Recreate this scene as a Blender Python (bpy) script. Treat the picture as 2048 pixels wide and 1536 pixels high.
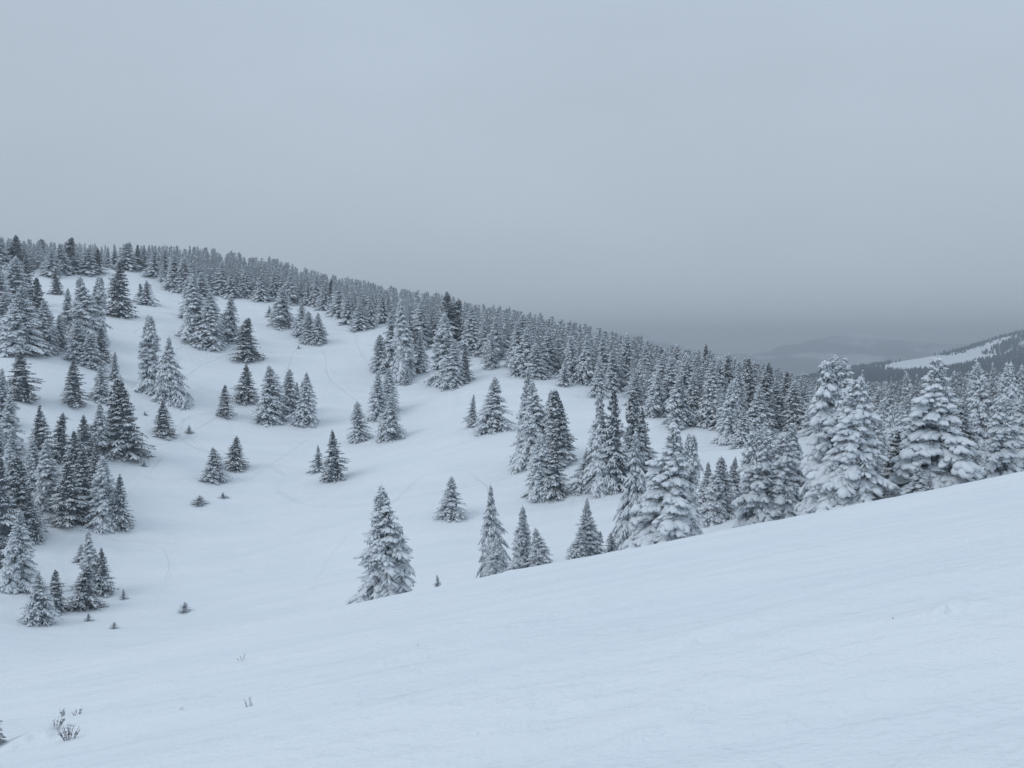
import bpy, bmesh, math, random
import numpy as np
from mathutils import Vector, Matrix

for o in list(bpy.data.objects):
    bpy.data.objects.remove(o)
scene = bpy.context.scene
col = scene.collection
RAD = math.radians

# ------------------------------------------------------------------ camera
FPX = 1810.0                       # focal length in pixels of a 2048 px wide picture
PITCH = math.atan(78 / FPX)        # looking slightly downhill
cam_data = bpy.data.cameras.new('camera')
cam_data.sensor_width = 36.0
cam_data.lens = 36.0 * FPX / 2048
cam_data.clip_start = 0.1
cam_data.clip_end = 30000
cam = bpy.data.objects.new('camera', cam_data)
col.objects.link(cam)
cam.location = (0, 0, 0)
cam.rotation_euler = (RAD(90) - PITCH, 0, 0)
scene.camera = cam

# ------------------------------------------------------------------ overcast sky
SUN_EL, SUN_AZ = RAD(42), RAD(248)     # veiled sun to the left, a little behind the camera
world = bpy.data.worlds.new('World')
scene.world = world
world.use_nodes = True
wt = world.node_tree
wt.nodes.clear()
wo = wt.nodes.new('ShaderNodeOutputWorld')
bg_sky = wt.nodes.new('ShaderNodeBackground')
bg_cloud = wt.nodes.new('ShaderNodeBackground')
sky = wt.nodes.new('ShaderNodeTexSky')
sky.sky_type = 'NISHITA'
sky.sun_disc = False
sky.sun_elevation = SUN_EL
sky.sun_rotation = SUN_AZ
wt.links.new(sky.outputs[0], bg_sky.inputs[0])
bg_sky.inputs[1].default_value = 0.05
# even cloud layer, brightening from the horizon to the zenith
tc = wt.nodes.new('ShaderNodeTexCoord')
sep = wt.nodes.new('ShaderNodeSeparateXYZ')
wt.links.new(tc.outputs['Generated'], sep.inputs[0])
def wmath(op, a, b):
    m = wt.nodes.new('ShaderNodeMath'); m.operation = op
    for i, v in enumerate((a, b)):
        if isinstance(v, float): m.inputs[i].default_value = v
        else: wt.links.new(v, m.inputs[i])
    return m.outputs[0]
zpos = wmath('MAXIMUM', sep.outputs['Z'], 0.0)
lum = wmath('ADD', wmath('ADD', 0.655, wmath('MULTIPLY', zpos, 0.05)), wmath('MULTIPLY', wmath('MULTIPLY', zpos, zpos), 0.26))
nz = wt.nodes.new('ShaderNodeTexNoise')
nz.inputs['Scale'].default_value = 1.6
nz.inputs['Detail'].default_value = 4
mp = wt.nodes.new('ShaderNodeMapping')
mp.inputs['Scale'].default_value = (1, 1, 3)
wt.links.new(tc.outputs['Generated'], mp.inputs[0])
wt.links.new(mp.outputs[0], nz.inputs['Vector'])
nr = wt.nodes.new('ShaderNodeMapRange')
nr.inputs['From Min'].default_value = 0.25
nr.inputs['From Max'].default_value = 0.75
nr.inputs['To Min'].default_value = 0.93
nr.inputs['To Max'].default_value = 1.07
wt.links.new(nz.outputs[0], nr.inputs['Value'])
mul = wt.nodes.new('ShaderNodeMath'); mul.operation = 'MULTIPLY'
wt.links.new(lum, mul.inputs[0])
wt.links.new(nr.outputs[0], mul.inputs[1])
cr = wt.nodes.new('ShaderNodeValToRGB')
cr.color_ramp.elements[0].color = (0.745, 0.86, 1.0, 1)
cr.color_ramp.elements[1].color = (0.725, 0.855, 1.0, 1)
cr.color_ramp.elements[1].position = 0.35
wt.links.new(sep.outputs['Z'], cr.inputs[0])
wt.links.new(cr.outputs[0], bg_cloud.inputs[0])
CLOUD = wt.nodes.new('ShaderNodeMath'); CLOUD.operation = 'MULTIPLY'
CLOUD.inputs[1].default_value = 1.0
wt.links.new(mul.outputs[0], CLOUD.inputs[0])
wt.links.new(CLOUD.outputs[0], bg_cloud.inputs[1])
mx = wt.nodes.new('ShaderNodeMixShader')
mx.inputs[0].default_value = 0.95      # the cloud cover hides nearly all of the clear sky
wt.links.new(bg_sky.outputs[0], mx.inputs[1])
wt.links.new(bg_cloud.outputs[0], mx.inputs[2])
wt.links.new(mx.outputs[0], wo.inputs['Surface'])

sun_data = bpy.data.lights.new('sun', 'SUN')
sun_data.energy = 0.6
sun_data.angle = RAD(28)
sun_data.color = (1.0, 0.98, 0.95)
sun = bpy.data.objects.new('sun', sun_data)
col.objects.link(sun)
sd = Vector((math.sin(SUN_AZ) * math.cos(SUN_EL), math.cos(SUN_AZ) * math.cos(SUN_EL), math.sin(SUN_EL)))
sun.rotation_euler = sd.to_track_quat('Z', 'Y').to_euler()

vs = scene.view_settings
vs.view_transform = 'Standard'
vs.look = 'None'
vs.gamma = 1.0
vs.exposure = 0.0
vs.use_curve_mapping = False

# ------------------------------------------------------------------ helpers
def ray(px, py):
    x = (px - 1024) / FPX; u = -(py - 768) / FPX
    c, s = math.cos(PITCH), math.sin(PITCH)
    return x, c + u * s, -s + u * c

def project(x, y, z):
    c, s = math.cos(PITCH), math.sin(PITCH)
    f = y * c - z * s; u = y * s + z * c
    return 1024 + FPX * x / f, 768 - FPX * u / f

def at(px, py, Y):
    dx, dy, dz = ray(px, py)
    k = Y / dy
    return dx * k, Y, dz * k

def tag(o, label=None, cat=None, group=None, kind=None):
    if label: o['label'] = label
    if cat: o['category'] = cat
    if group: o['group'] = group
    if kind: o['kind'] = kind
    return o

def mesh_from(name, V, F, mat_idx=None, mats=(), smooth=True):
    me = bpy.data.meshes.new(name)
    V = np.asarray(V, dtype=np.float32); F = np.asarray(F, dtype=np.int32)
    me.vertices.add(len(V)); me.vertices.foreach_set('co', V.ravel())
    n = F.shape[1]
    me.loops.add(F.size); me.loops.foreach_set('vertex_index', F.ravel())
    me.polygons.add(len(F))
    me.polygons.foreach_set('loop_start', np.arange(0, F.size, n, dtype=np.int32))
    me.polygons.foreach_set('loop_total', np.full(len(F), n, dtype=np.int32))
    if mat_idx is not None: me.polygons.foreach_set('material_index', np.asarray(mat_idx, dtype=np.int32))
    me.polygons.foreach_set('use_smooth', np.full(len(F), smooth, dtype=bool))
    for m in mats: me.materials.append(m)
    me.update(calc_edges=True)
    return me

_P = np.random.RandomState(7).rand(256, 256)
def vnoise(x, y):
    xi = np.floor(x).astype(int); yi = np.floor(y).astype(int)
    fx = x - xi; fy = y - yi
    fx = fx * fx * fx * (fx * (fx * 6 - 15) + 10); fy = fy * fy * fy * (fy * (fy * 6 - 15) + 10)
    g = lambda a, b: _P[a % 256, b % 256]
    return ((g(xi, yi) * (1 - fx) + g(xi + 1, yi) * fx) * (1 - fy) +
            (g(xi, yi + 1) * (1 - fx) + g(xi + 1, yi + 1) * fx) * fy) * 2 - 1

def fbm(x, y, o=3):
    s = 0; a = 1.0
    for i in range(o):
        s = s + a * vnoise(x * 2 ** i + 17.3 * i, y * 2 ** i + 5.1 * i); a *= 0.5
    return s

# ------------------------------------------------------------------ materials
def new_mat(name):
    m = bpy.data.materials.new(name); m.use_nodes = True
    nt = m.node_tree
    b = nt.nodes['Principled BSDF']
    return m, nt, b

def noise(nt, vec, scale, detail=3, rough=0.55):
    n = nt.nodes.new('ShaderNodeTexNoise')
    n.inputs['Scale'].default_value = scale
    n.inputs['Detail'].default_value = detail
    n.inputs['Roughness'].default_value = rough
    nt.links.new(vec, n.inputs['Vector'])
    return n.outputs[0]

def mapping(nt, vec, scale, rot=0):
    m = nt.nodes.new('ShaderNodeMapping')
    m.inputs['Scale'].default_value = scale
    m.inputs['Rotation'].default_value = (0, 0, rot)
    nt.links.new(vec, m.inputs[0])
    return m.outputs[0]

def mth(nt, op, a, b=None, c=None):
    m = nt.nodes.new('ShaderNodeMath'); m.operation = op
    for i, v in enumerate((a, b, c)):
        if v is None: continue
        if isinstance(v, (int, float)): m.inputs[i].default_value = v
        else: nt.links.new(v, m.inputs[i])
    return m.outputs[0]

def mixc(nt, f, a, b):
    m = nt.nodes.new('ShaderNodeMix'); m.data_type = 'RGBA'
    if isinstance(f, (int, float)): m.inputs[0].default_value = f
    else: nt.links.new(f, m.inputs[0])
    for i, v in ((6, a), (7, b)):
        if isinstance(v, tuple): m.inputs[i].default_value = (*v, 1)
        else: nt.links.new(v, m.inputs[i])
    return m.outputs[2]

def maprange(nt, v, a, b, c, d):
    m = nt.nodes.new('ShaderNodeMapRange'); m.interpolation_type = 'SMOOTHSTEP'
    nt.links.new(v, m.inputs['Value'])
    for k, x in zip(('From Min', 'From Max', 'To Min', 'To Max'), (a, b, c, d)): m.inputs[k].default_value = x
    return m.outputs[0]

def snow_ground_mat():
    m, nt, b = new_mat('snow_ground')
    g = nt.nodes.new('ShaderNodeNewGeometry')
    P = g.outputs['Position']
    st = noise(nt, mapping(nt, P, (0.20, 1.25, 0.5), RAD(-5)), 1.0, 5, 0.6)      # wind drift ribs
    st2 = noise(nt, mapping(nt, P, (0.06, 0.26, 0.1), RAD(7)), 1.0, 4, 0.55)
    cl = noise(nt, P, 0.6, 6, 0.65)
    gr = noise(nt, P, 14.0, 3, 0.6)
    patch = maprange(nt, noise(nt, P, 0.09, 3, 0.5), 0.40, 0.62, 0.2, 1.0)
    h = mth(nt, 'ADD', mth(nt, 'MULTIPLY', mth(nt, 'MULTIPLY', st, 0.21), patch), mth(nt, 'MULTIPLY', st2, 0.60))
    st3 = noise(nt, mapping(nt, P, (0.55, 3.2, 1.0), RAD(-12)), 1.0, 4, 0.6)
    h = mth(nt, 'ADD', h, mth(nt, 'MULTIPLY', mth(nt, 'MULTIPLY', st3, 0.10), maprange(nt, noise(nt, P, 0.16, 3, 0.5), 0.45, 0.65, 0.0, 1.0)))
    h = mth(nt, 'ADD', h, mth(nt, 'MULTIPLY', cl, 0.22))
    h = mth(nt, 'ADD', h, mth(nt, 'MULTIPLY', noise(nt, mapping(nt, P, (0.7, 1, 1)), 3.0, 4, 0.6), 0.030))
    # old ski tracks in the bowl: thin meandering grooves
    sx = nt.nodes.new('ShaderNodeSeparateXYZ'); nt.links.new(P, sx.inputs[0])
    far_ = maprange(nt, sx.outputs['Y'], 85, 150, 0, 1)
    for sc, rot, w_, d_ in (((0.0045, 0.016, 0.01), 0.5, 0.006, 0.26), ((0.014, 0.005, 0.01), -0.3, 0.005, 0.22), ((0.03, 0.010, 0.02), 0.9, 0.006, 0.13)):
        t_ = mth(nt, 'ABSOLUTE', mth(nt, 'SUBTRACT', noise(nt, mapping(nt, P, sc, rot), 1.0, 1.5, 0.4), 0.5))
        h = mth(nt, 'SUBTRACT', h, mth(nt, 'MULTIPLY', mth(nt, 'MULTIPLY', maprange(nt, t_, w_ * 0.3, w_, 1, 0), far_), d_))
    h = mth(nt, 'ADD', h, mth(nt, 'MULTIPLY', gr, 0.004))
    bp = nt.nodes.new('ShaderNodeBump')
    bp.inputs['Strength'].default_value = 0.9
    bp.inputs['Distance'].default_value = 1.0
    nt.links.new(h, bp.inputs['Height'])
    nt.links.new(bp.outputs[0], b.inputs['Normal'])
    c = mixc(nt, maprange(nt, st2, 0.35, 0.65, 0, 1), (0.80, 0.85, 0.90), (0.84, 0.88, 0.92))
    nt.links.new(c, b.inputs['Base Color'])
    b.inputs['Roughness'].default_value = 0.75
    b.inputs['Specular IOR Level'].default_value = 0.25
    return m

def bough_mat(name, thr, needle=(0.022, 0.035, 0.030), snow=(0.82, 0.86, 0.90), frost=0.35, nscale=5.0):
    """snow lying on the windward and upper faces of the boughs, needles elsewhere"""
    m, nt, b = new_mat(name)
    g = nt.nodes.new('ShaderNodeNewGeometry')
    tcn = nt.nodes.new('ShaderNodeTexCoord')
    d = nt.nodes.new('ShaderNodeVectorMath'); d.operation = 'DOT_PRODUCT'
    nt.links.new(g.outputs['Normal'], d.inputs[0])
    w = Vector((-0.42, -0.40, 0.81)).normalized()
    d.inputs[1].default_value = w
    O = tcn.outputs['Object']
    n1 = noise(nt, O, nscale, 4, 0.7)
    n2 = noise(nt, O, nscale * 4.5, 2, 0.7)
    v = mth(nt, 'ADD', d.outputs['Value'], mth(nt, 'MULTIPLY', mth(nt, 'SUBTRACT', n1, 0.5), 1.6))
    v = mth(nt, 'ADD', v, mth(nt, 'MULTIPLY', mth(nt, 'SUBTRACT', n2, 0.5), 0.9))
    f = maprange(nt, v, thr - 0.15, thr + 0.2, 0, 1)
    nd = mixc(nt, maprange(nt, n2, 0.45, 0.75, 0, frost), needle, (0.42, 0.46, 0.50))
    c = mixc(nt, f, nd, snow)
    nt.links.new(c, b.inputs['Base Color'])
    b.inputs['Roughness'].default_value = 0.8
    b.inputs['Specular IOR Level'].default_value = 0.15
    bp = nt.nodes.new('ShaderNodeBump')
    bp.inputs['Strength'].default_value = 0.7
    bp.inputs['Distance'].default_value = 0.12
    nt.links.new(mth(nt, 'ADD', n1, mth(nt, 'MULTIPLY', n2, 0.4)), bp.inputs['Height'])
    nt.links.new(bp.outputs[0], b.inputs['Normal'])
    return m

def flat_mat(name, c1, c2, scale, rough=0.85):
    m, nt, b = new_mat(name)
    tcn = nt.nodes.new('ShaderNodeTexCoord')
    n = noise(nt, tcn.outputs['Object'], scale, 4, 0.65)
    nt.links.new(mixc(nt, maprange(nt, n, 0.35, 0.65, 0, 1), c1, c2), b.inputs['Base Color'])
    b.inputs['Roughness'].default_value = rough
    b.inputs['Specular IOR Level'].default_value = 0.15
    return m

M_GROUND = snow_ground_mat()
M_SNOW = bough_mat('snow_on_boughs', -0.80)
M_SNOW_HEAVY = bough_mat('heavy_snow_on_boughs', -0.85)
M_SNOW_LIGHT = bough_mat('thin_snow_on_boughs', -0.24)
M_NEEDLE = flat_mat('needles', (0.13, 0.15, 0.165), (0.72, 0.76, 0.80), 8.0)
M_NEEDLE_DARK = flat_mat('dark_needles', (0.018, 0.026, 0.030), (0.24, 0.27, 0.30), 8.0)
M_HEART = flat_mat('inner_needles', (0.03, 0.042, 0.048), (0.30, 0.33, 0.37), 3.0)  # needles inside the crown, coloured darker to paint in the shade between boughs
M_BARK = flat_mat('bark', (0.05, 0.04, 0.035), (0.13, 0.11, 0.10), 9.0)
M_TWIG = flat_mat('frosted_twig', (0.17, 0.155, 0.145), (0.62, 0.64, 0.67), 20.0)
M_FARWOOD = flat_mat('far_wood', (0.012, 0.030, 0.055), (0.035, 0.060, 0.095), 0.05)  # conifer colour pushed to blue, painting in the haze of the distance

# ------------------------------------------------------------------ terrain
GX, S0, KQ, EYE = 0.20, 0.181, 0.00084, 1.6
def fore(x, y):
    yp = np.maximum(y, 0)
    return -EYE + GX * x - S0 * y - KQ * yp * yp

CTRL = [(0,525,335),(0,715,200),(0,850,165),(0,1100,125),(0,1250,100),
 (100,521,340),(200,530,335),(200,636,255),(200,735,215),(200,810,190),(200,930,160),(200,1065,138),(200,1190,118),(200,1255,104),
 (400,553,345),(400,600,310),(400,700,245),(400,810,205),(400,900,180),(400,970,162),(400,1100,135),(400,1230,110),
 (600,580,350),(600,620,310),(600,690,262),(600,760,232),(600,850,200),(600,960,168),(600,1080,134),(600,1180,111),
 (800,632,340),(800,770,235),(800,882,185),(800,1040,130),(800,1150,106),(800,1200,95),
 (1000,668,310),(1000,740,228),(1000,866,170),(1000,960,150),(900,1041,126),(1000,1090,116),(1000,1140,90),
 (1100,705,290),(1100,750,225),(1100,935,143),(1100,1003,130),(1100,1080,100),
 (1200,735,265),(1200,795,205),(1200,870,168),(1200,1000,127),(1200,1060,98),
 (1300,768,230),(1300,835,172),(1300,950,133),(1300,1040,85),
 (1450,800,215),(1450,888,152),(1450,1000,100),
 (1600,835,185),(1600,880,145),(1600,950,105),
 (1800,862,150),(1800,930,95),(2048,862,150),(2048,905,110),(2048,950,78),
 (-500,480,330),(-500,700,210),(-500,1000,130),(-500,1250,90),(2700,880,150),(2700,920,100),(2700,960,70)]
pts = [at(*c) for c in CTRL]
for px, z in ((-400, 40), (0, 24), (400, 18), (800, -4)):
    X, Y, _ = at(px, 690, 460); pts.append((X, Y, z))
for px, Y0, z in ((1000, 420, -30), (1300, 330, -42), (1600, 290, -48), (2048, 270, -50), (2700, 270, -60)):
    X, Y, _ = at(px, 690, Y0); pts.append((X, Y, z))
for px in (-400, 100, 500, 900, 1300, 1700, 2100, 2600):
    for Y0 in (8, 45):
        X, Y, _ = at(px, 690, Y0)
        pts.append((X, Y, min(fore(X, Y) - 7, -9) if px > 900 else min(fore(X, Y) - 7, -31 + max(0, px) * 0.008)))
pts = np.array(pts)
SC = 100.0
def tps_fit(p, lam):
    n = len(p); A = p[:, :2] / SC
    d2 = ((A[:, None] - A[None]) ** 2).sum(-1)
    K = 0.5 * d2 * np.log(d2 + 1e-12) + lam * np.eye(n)
    Q = np.c_[np.ones(n), A]
    L = np.block([[K, Q], [Q.T, np.zeros((3, 3))]])
    s = np.linalg.solve(L, np.r_[p[:, 2], 0, 0, 0])
    return A, s[:n], s[n:]
TA, TW, TC = tps_fit(pts, 0.002)
def tps(x, y):
    x = np.asarray(x, float) / SC; y = np.asarray(y, float) / SC
    z = TC[0] + TC[1] * x + TC[2] * y
    for (a, b), w in zip(TA, TW):
        d2 = (x - a) ** 2 + (y - b) ** 2
        z = z + w * 0.5 * d2 * np.log(d2 + 1e-12)
    return z

def sstep(a, b, v):
    t = np.clip((v - a) / (b - a), 0, 1); return t * t * (3 - 2 * t)

DRIFTS = [((950, 1428), (1195, 1404), 0.05), ((1205, 1482), (1420, 1462), 0.05), ((0, 1500), (110, 1474), 0.10),
          ((1300, 1392), (1500, 1372), 0.03), ((1860, 1222), (1935, 1219), 0.05), ((1660, 1172), (1720, 1168), 0.05),
          ((880, 1466), (1010, 1478), 0.035), ((1500, 1120), (1560, 1112), 0.05),
          ((260, 1500), (1060, 1300), 0.05), ((480, 1410), (1280, 1195), 0.05), ((900, 1525), (1700, 1335), 0.04), ((620, 1325), (1240, 1175), 0.05),
          ((1200, 1325), (1940, 1130), 0.05), ((150, 1420), (640, 1295), 0.06)]
_dr = None
def height(x, y):
    x = np.asarray(x, float); y = np.asarray(y, float)
    r = np.hypot(x, y)
    f = fore(x, y)
    f = np.where(f > 60, 60 + (f - 60) * 0.1, f)
    bw = tps(x, y)
    ang = np.arctan2(x, y)
    bw = np.where(np.abs(ang) > 1.1, -60.0, bw)
    # ease the basin surface away outside the wedge in front of the camera
    e = sstep(0.75, 1.1, np.abs(ang)); bw = bw * (1 - e) + (-60) * e
    k = 0.7
    m = np.maximum(f, bw) + k * np.log1p(np.exp(-np.abs(f - bw) / k))
    m = m - k * 0.0
    amp = sstep(55, 110, r)
    m = m + amp * (0.5 * fbm(x / 34, y / 34, 3) + 0.18 * fbm(x / 7 + 9, y / 7, 2))
    near = 1 - sstep(60, 120, r)
    m = m + near * sstep(2, 6, r) * (0.05 * fbm((x + .25 * y) / 6.0 + 3, (y - .1 * x) / 1.7, 3) + 0.12 * fbm(x / 19 + 3, y / 6.5, 2) + 0.03 * np.maximum(0, fbm(x / 1.4 + 3, y / 1.1 + 8, 2)) ** 2)
    if _dr is not None:
        for (p0, p1, a) in _dr:
            d = p1 - p0; L = np.hypot(*d); d = d / L; nrm = np.array([-d[1], d[0]])
            t = ((x - p0[0]) * d[0] + (y - p0[1]) * d[1]) / L
            s = (x - p0[0]) * nrm[0] + (y - p0[1]) * nrm[1] + 0.12 * np.sin(t * 7)
            w = np.clip(t, 0, 1) * np.clip(1 - t, 0, 1) * 4
            m = m + np.where((t > 0) & (t < 1), a * w * (np.exp(-np.clip(s, -9, 9) ** 2 / 0.30) * np.where(s > 0, 1, 0) + np.exp(-np.clip(s, -9, 9) ** 2 / 0.01) * np.where(s > 0, 0, 1)), 0)
    v = -190 + 12 * fbm(x / 900, y / 900, 2)
    b = sstep(420, 900, r)
    return m * (1 - b) + v * b

TT = np.geomspace(2.5, 600, 5000)
def cast(px, py):
    dx, dy, dz = ray(px, py)
    x = dx / dy * TT; z = dz / dy * TT
    h = height(x, TT)
    i = np.argmax(h > z)
    if h[i] <= z[i]: return None
    return float(x[i]), float(TT[i])

_tmp = []
for a, b, h_ in DRIFTS:
    ca, cb = cast(*a), cast(*b)
    if ca and cb: _tmp.append((np.array(ca), np.array(cb), h_))
_dr = _tmp

def H1(x, y): return float(height(np.array([x]), np.array([y]))[0])

# polar sheet round the camera, fine in front and coarse behind
az_f = np.linspace(-0.64, 0.64, 620)
az_b = np.linspace(0.66, 2 * math.pi - 0.66, 90)[1:-1]
az = np.r_[az_f, az_b]
rr = np.r_[[0.6, 1.2, 1.8], np.geomspace(2.4, 480, 360), np.geomspace(490, 7000, 40)]
A_, R_ = np.meshgrid(az, rr, indexing='ij')
X_ = np.sin(A_) * R_; Y_ = np.cos(A_) * R_
Z_ = height(X_.ravel(), Y_.ravel())
V = np.c_[X_.ravel(), Y_.ravel(), Z_]
V = np.r_[V, [[0, 0, H1(0, 0)]]]
na, nr_ = len(az), len(rr)
i = np.arange(na)[:, None]; j = np.arange(nr_ - 1)[None]
i2 = (i + 1) % na
q = np.stack([i * nr_ + j, i * nr_ + j + 1, i2 * nr_ + j + 1, i2 * nr_ + j], -1).reshape(-1, 4)
F = np.r_[q[:, [0, 1, 2]], q[:, [0, 2, 3]]]
cidx = na * nr_
F = np.r_[F, np.c_[np.full(na, cidx), np.arange(na) * nr_, ((np.arange(na) + 1) % na) * nr_]]
F = F[:, ::-1]
ground = bpy.data.objects.new('ground', mesh_from('ground', V, F, mats=(M_GROUND,)))
col.objects.link(ground)
# make sure the faces look up
if ground.data.polygons[1000].normal.z < 0: ground.data.flip_normals()
tag(ground, 'smooth snow covered mountainside falling from the camera into a wide bowl', kind='structure')

# ------------------------------------------------------------------ far hills
def far_sheet(name, ctrl, pxs, Ys, label, mat, namp, lam=0.001):
    global SC
    P3 = np.array([at(*c) for c in ctrl])
    S = 1000.0
    A = P3[:, :2] / S
    d2 = ((A[:, None] - A[None]) ** 2).sum(-1)
    K = 0.5 * d2 * np.log(d2 + 1e-12) + lam * np.eye(len(A))
    Q = np.c_[np.ones(len(A)), A]
    s = np.linalg.solve(np.block([[K, Q], [Q.T, np.zeros((3, 3))]]), np.r_[P3[:, 2], 0, 0, 0])
    def hf(x, y):
        x = np.asarray(x, float); y = np.asarray(y, float)
        z = s[-3] + s[-2] * x / S + s[-1] * y / S
        for (a, b), w in zip(A, s[:-3]):
            q2 = (x / S - a) ** 2 + (y / S - b) ** 2
            z = z + w * 0.5 * q2 * np.log(q2 + 1e-12)
        return z + namp * fbm(x / 260, y / 260, 4)
    px = np.linspace(*pxs); Y = np.linspace(*Ys)
    PX, YY = np.meshgrid(px, Y, indexing='ij')
    XX = (PX - 1024) / FPX * YY
    Z = hf(XX.ravel(), YY.ravel())
    n1, n2 = len(px), len(Y)
    i = np.arange(n1 - 1)[:, None]; j = np.arange(n2 - 1)[None]
    q = np.stack([i * n2 + j, (i + 1) * n2 + j, (i + 1) * n2 + j + 1, i * n2 + j + 1], -1).reshape(-1, 4)
    me = mesh_from(name, np.c_[XX.ravel(), YY.ravel(), Z], q, mats=(mat,))
    o = bpy.data.objects.new(name, me); col.objects.link(o)
    if me.polygons[10].normal.z < 0: me.flip_normals()
    tag(o, label, kind='structure')
    return hf

hill_h = far_sheet('hill', [
    (1560,790,1250),(1560,765,1700),(1560,768,2100),(1700,800,1250),(1700,752,1700),(1700,739,2050),
    (1780,727,2100),(1780,800,1250),(1850,731,1850),(1850,716,2150),(1900,800,1250),(1900,730,1750),(1900,710,2150),
    (1960,800,1250),(1960,718,1800),(1960,690,2150),(2000,700,1900),(2000,676,2150),(2048,663,2150),(2048,690,1900),(2048,740,1500),(2048,800,1250),
    (2300,620,2150),(2300,700,1700),(2300,800,1250),(1400,800,1250),(1400,790,2100),
    (1560,790,2700),(1900,775,2700),(2300,760,2700)],
    (1350, 2500, 260), (1150, 2700, 160), 'snowy far hill on the right with a ski run and dark forest', M_GROUND, 3.0)

def mountain_mat():
    m, nt, b = new_mat('distant_mountain')
    g = nt.nodes.new('ShaderNodeNewGeometry')
    n = noise(nt, mapping(nt, g.outputs['Position'], (1, 0.5, 2.5)), 0.0022, 7, 0.68)
    f = maprange(nt, n, 0.46, 0.60, 0, 1)
    nt.links.new(mixc(nt, f, (0.09, 0.12, 0.17), (0.66, 0.70, 0.76)), b.inputs['Base Color'])  # dark tone paled and blued, so part of the haze is painted in
    b.inputs['Roughness'].default_value = 0.9
    return m
M_MTN = mountain_mat()
far_sheet('mountain', [
    (1100,672,6300),(1250,676,6300),(1320,678,6300),(1400,712,6200),(1470,716,6200),(1530,706,6200),(1600,686,6300),(1680,674,6400),(1760,680,6300),(1840,702,6300),(2048,700,6300),(2400,690,6300),
    (1100,760,4700),(1400,775,4700),(1700,770,4700),(2048,760,4700),(2400,760,4700),
    (1100,745,6900),(1400,745,6900),(1700,745,6900),(2048,745,6900),(2400,745,6900)],
    (1000, 2600, 260), (4500, 6950, 120), 'blue grey mountain fading into the clouds beyond the valley', M_MTN, 26.0)

# ------------------------------------------------------------------ tree meshes
def ico(sub):
    bm = bmesh.new(); bmesh.ops.create_icosphere(bm, subdivisions=sub, radius=1)
    v = np.array([p.co[:] for p in bm.verts]); f = np.array([[q.index for q in t.verts] for t in bm.faces])
    bm.free(); return v, f
rs = np.random.RandomState(11)
ICO = {}
for s_ in (1, 2, 3):
    v, f = ico(s_)
    vars_ = []
    for k in range(10):
        o = rs.rand(3, 3) * 6.28
        fr = 1.6 + rs.rand(3, 3) * 1.5
        d = 1 + 0.16 * (np.sin(v @ fr[0] * 1.6 + o[0, 0]) + np.sin(v @ (fr[1] * [1, -1, 1]) * 1.6 + o[1, 1]) + 0.7 * np.sin(v @ (fr[2] * [-1, 1, 1]) * 2.6 + o[2, 2]))
        vars_.append(v * d[:, None])
    ICO[s_] = (np.array(vars_), f)

def lumps_mesh(C, D, L, W, T, sub, rnd):
    """ellipsoids: centres C, long axes D, half lengths L, half widths W, half thicknesses T"""
    vars_, f = ICO[sub]
    n = len(C)
    D = D / np.linalg.norm(D, axis=1)[:, None]
    up = np.tile([0, 0, 1.0], (n, 1))
    S = np.cross(up, D); S /= np.maximum(np.linalg.norm(S, axis=1), 1e-6)[:, None]
    U = np.cross(D, S)
    B = vars_[rnd.randint(0, len(vars_), n)]
    V = C[:, None] + B[:, :, :1] * (D * L[:, None])[:, None] + B[:, :, 1:2] * (S * W[:, None])[:, None] + B[:, :, 2:] * (U * T[:, None])[:, None]
    nv = B.shape[1]
    F = f[None] + (np.arange(n) * nv)[:, None, None]
    return V.reshape(-1, 3), F.reshape(-1, 3)

def cones_mesh(P0, P1, R):
    n = len(P0)
    D = P1 - P0; D = D / np.maximum(np.linalg.norm(D, axis=1), 1e-6)[:, None]
    a = np.where(np.abs(D[:, 2:]) > 0.9, [[1.0, 0, 0]], [[0, 0, 1.0]])
    S = np.cross(a, D); S /= np.linalg.norm(S, axis=1)[:, None]
    U = np.cross(D, S)
    V = np.zeros((n, 4, 3))
    for k in range(3):
        an = k * 2.0944
        V[:, k] = P0 + (S * math.cos(an) + U * math.sin(an)) * R[:, None]
    V[:, 3] = P1
    f = np.array([[0, 1, 3], [1, 2, 3], [2, 0, 3]])
    F = f[None] + (np.arange(n) * 4)[:, None, None]
    return V.reshape(-1, 3), F.reshape(-1, 3)

class Acc:
    def __init__(s): s.V = []; s.F = []; s.n = 0
    def add(s, v, f):
        s.V.append(v); s.F.append(f + s.n); s.n += len(v)
    def get(s): return np.concatenate(s.V), np.concatenate(s.F)

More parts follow.
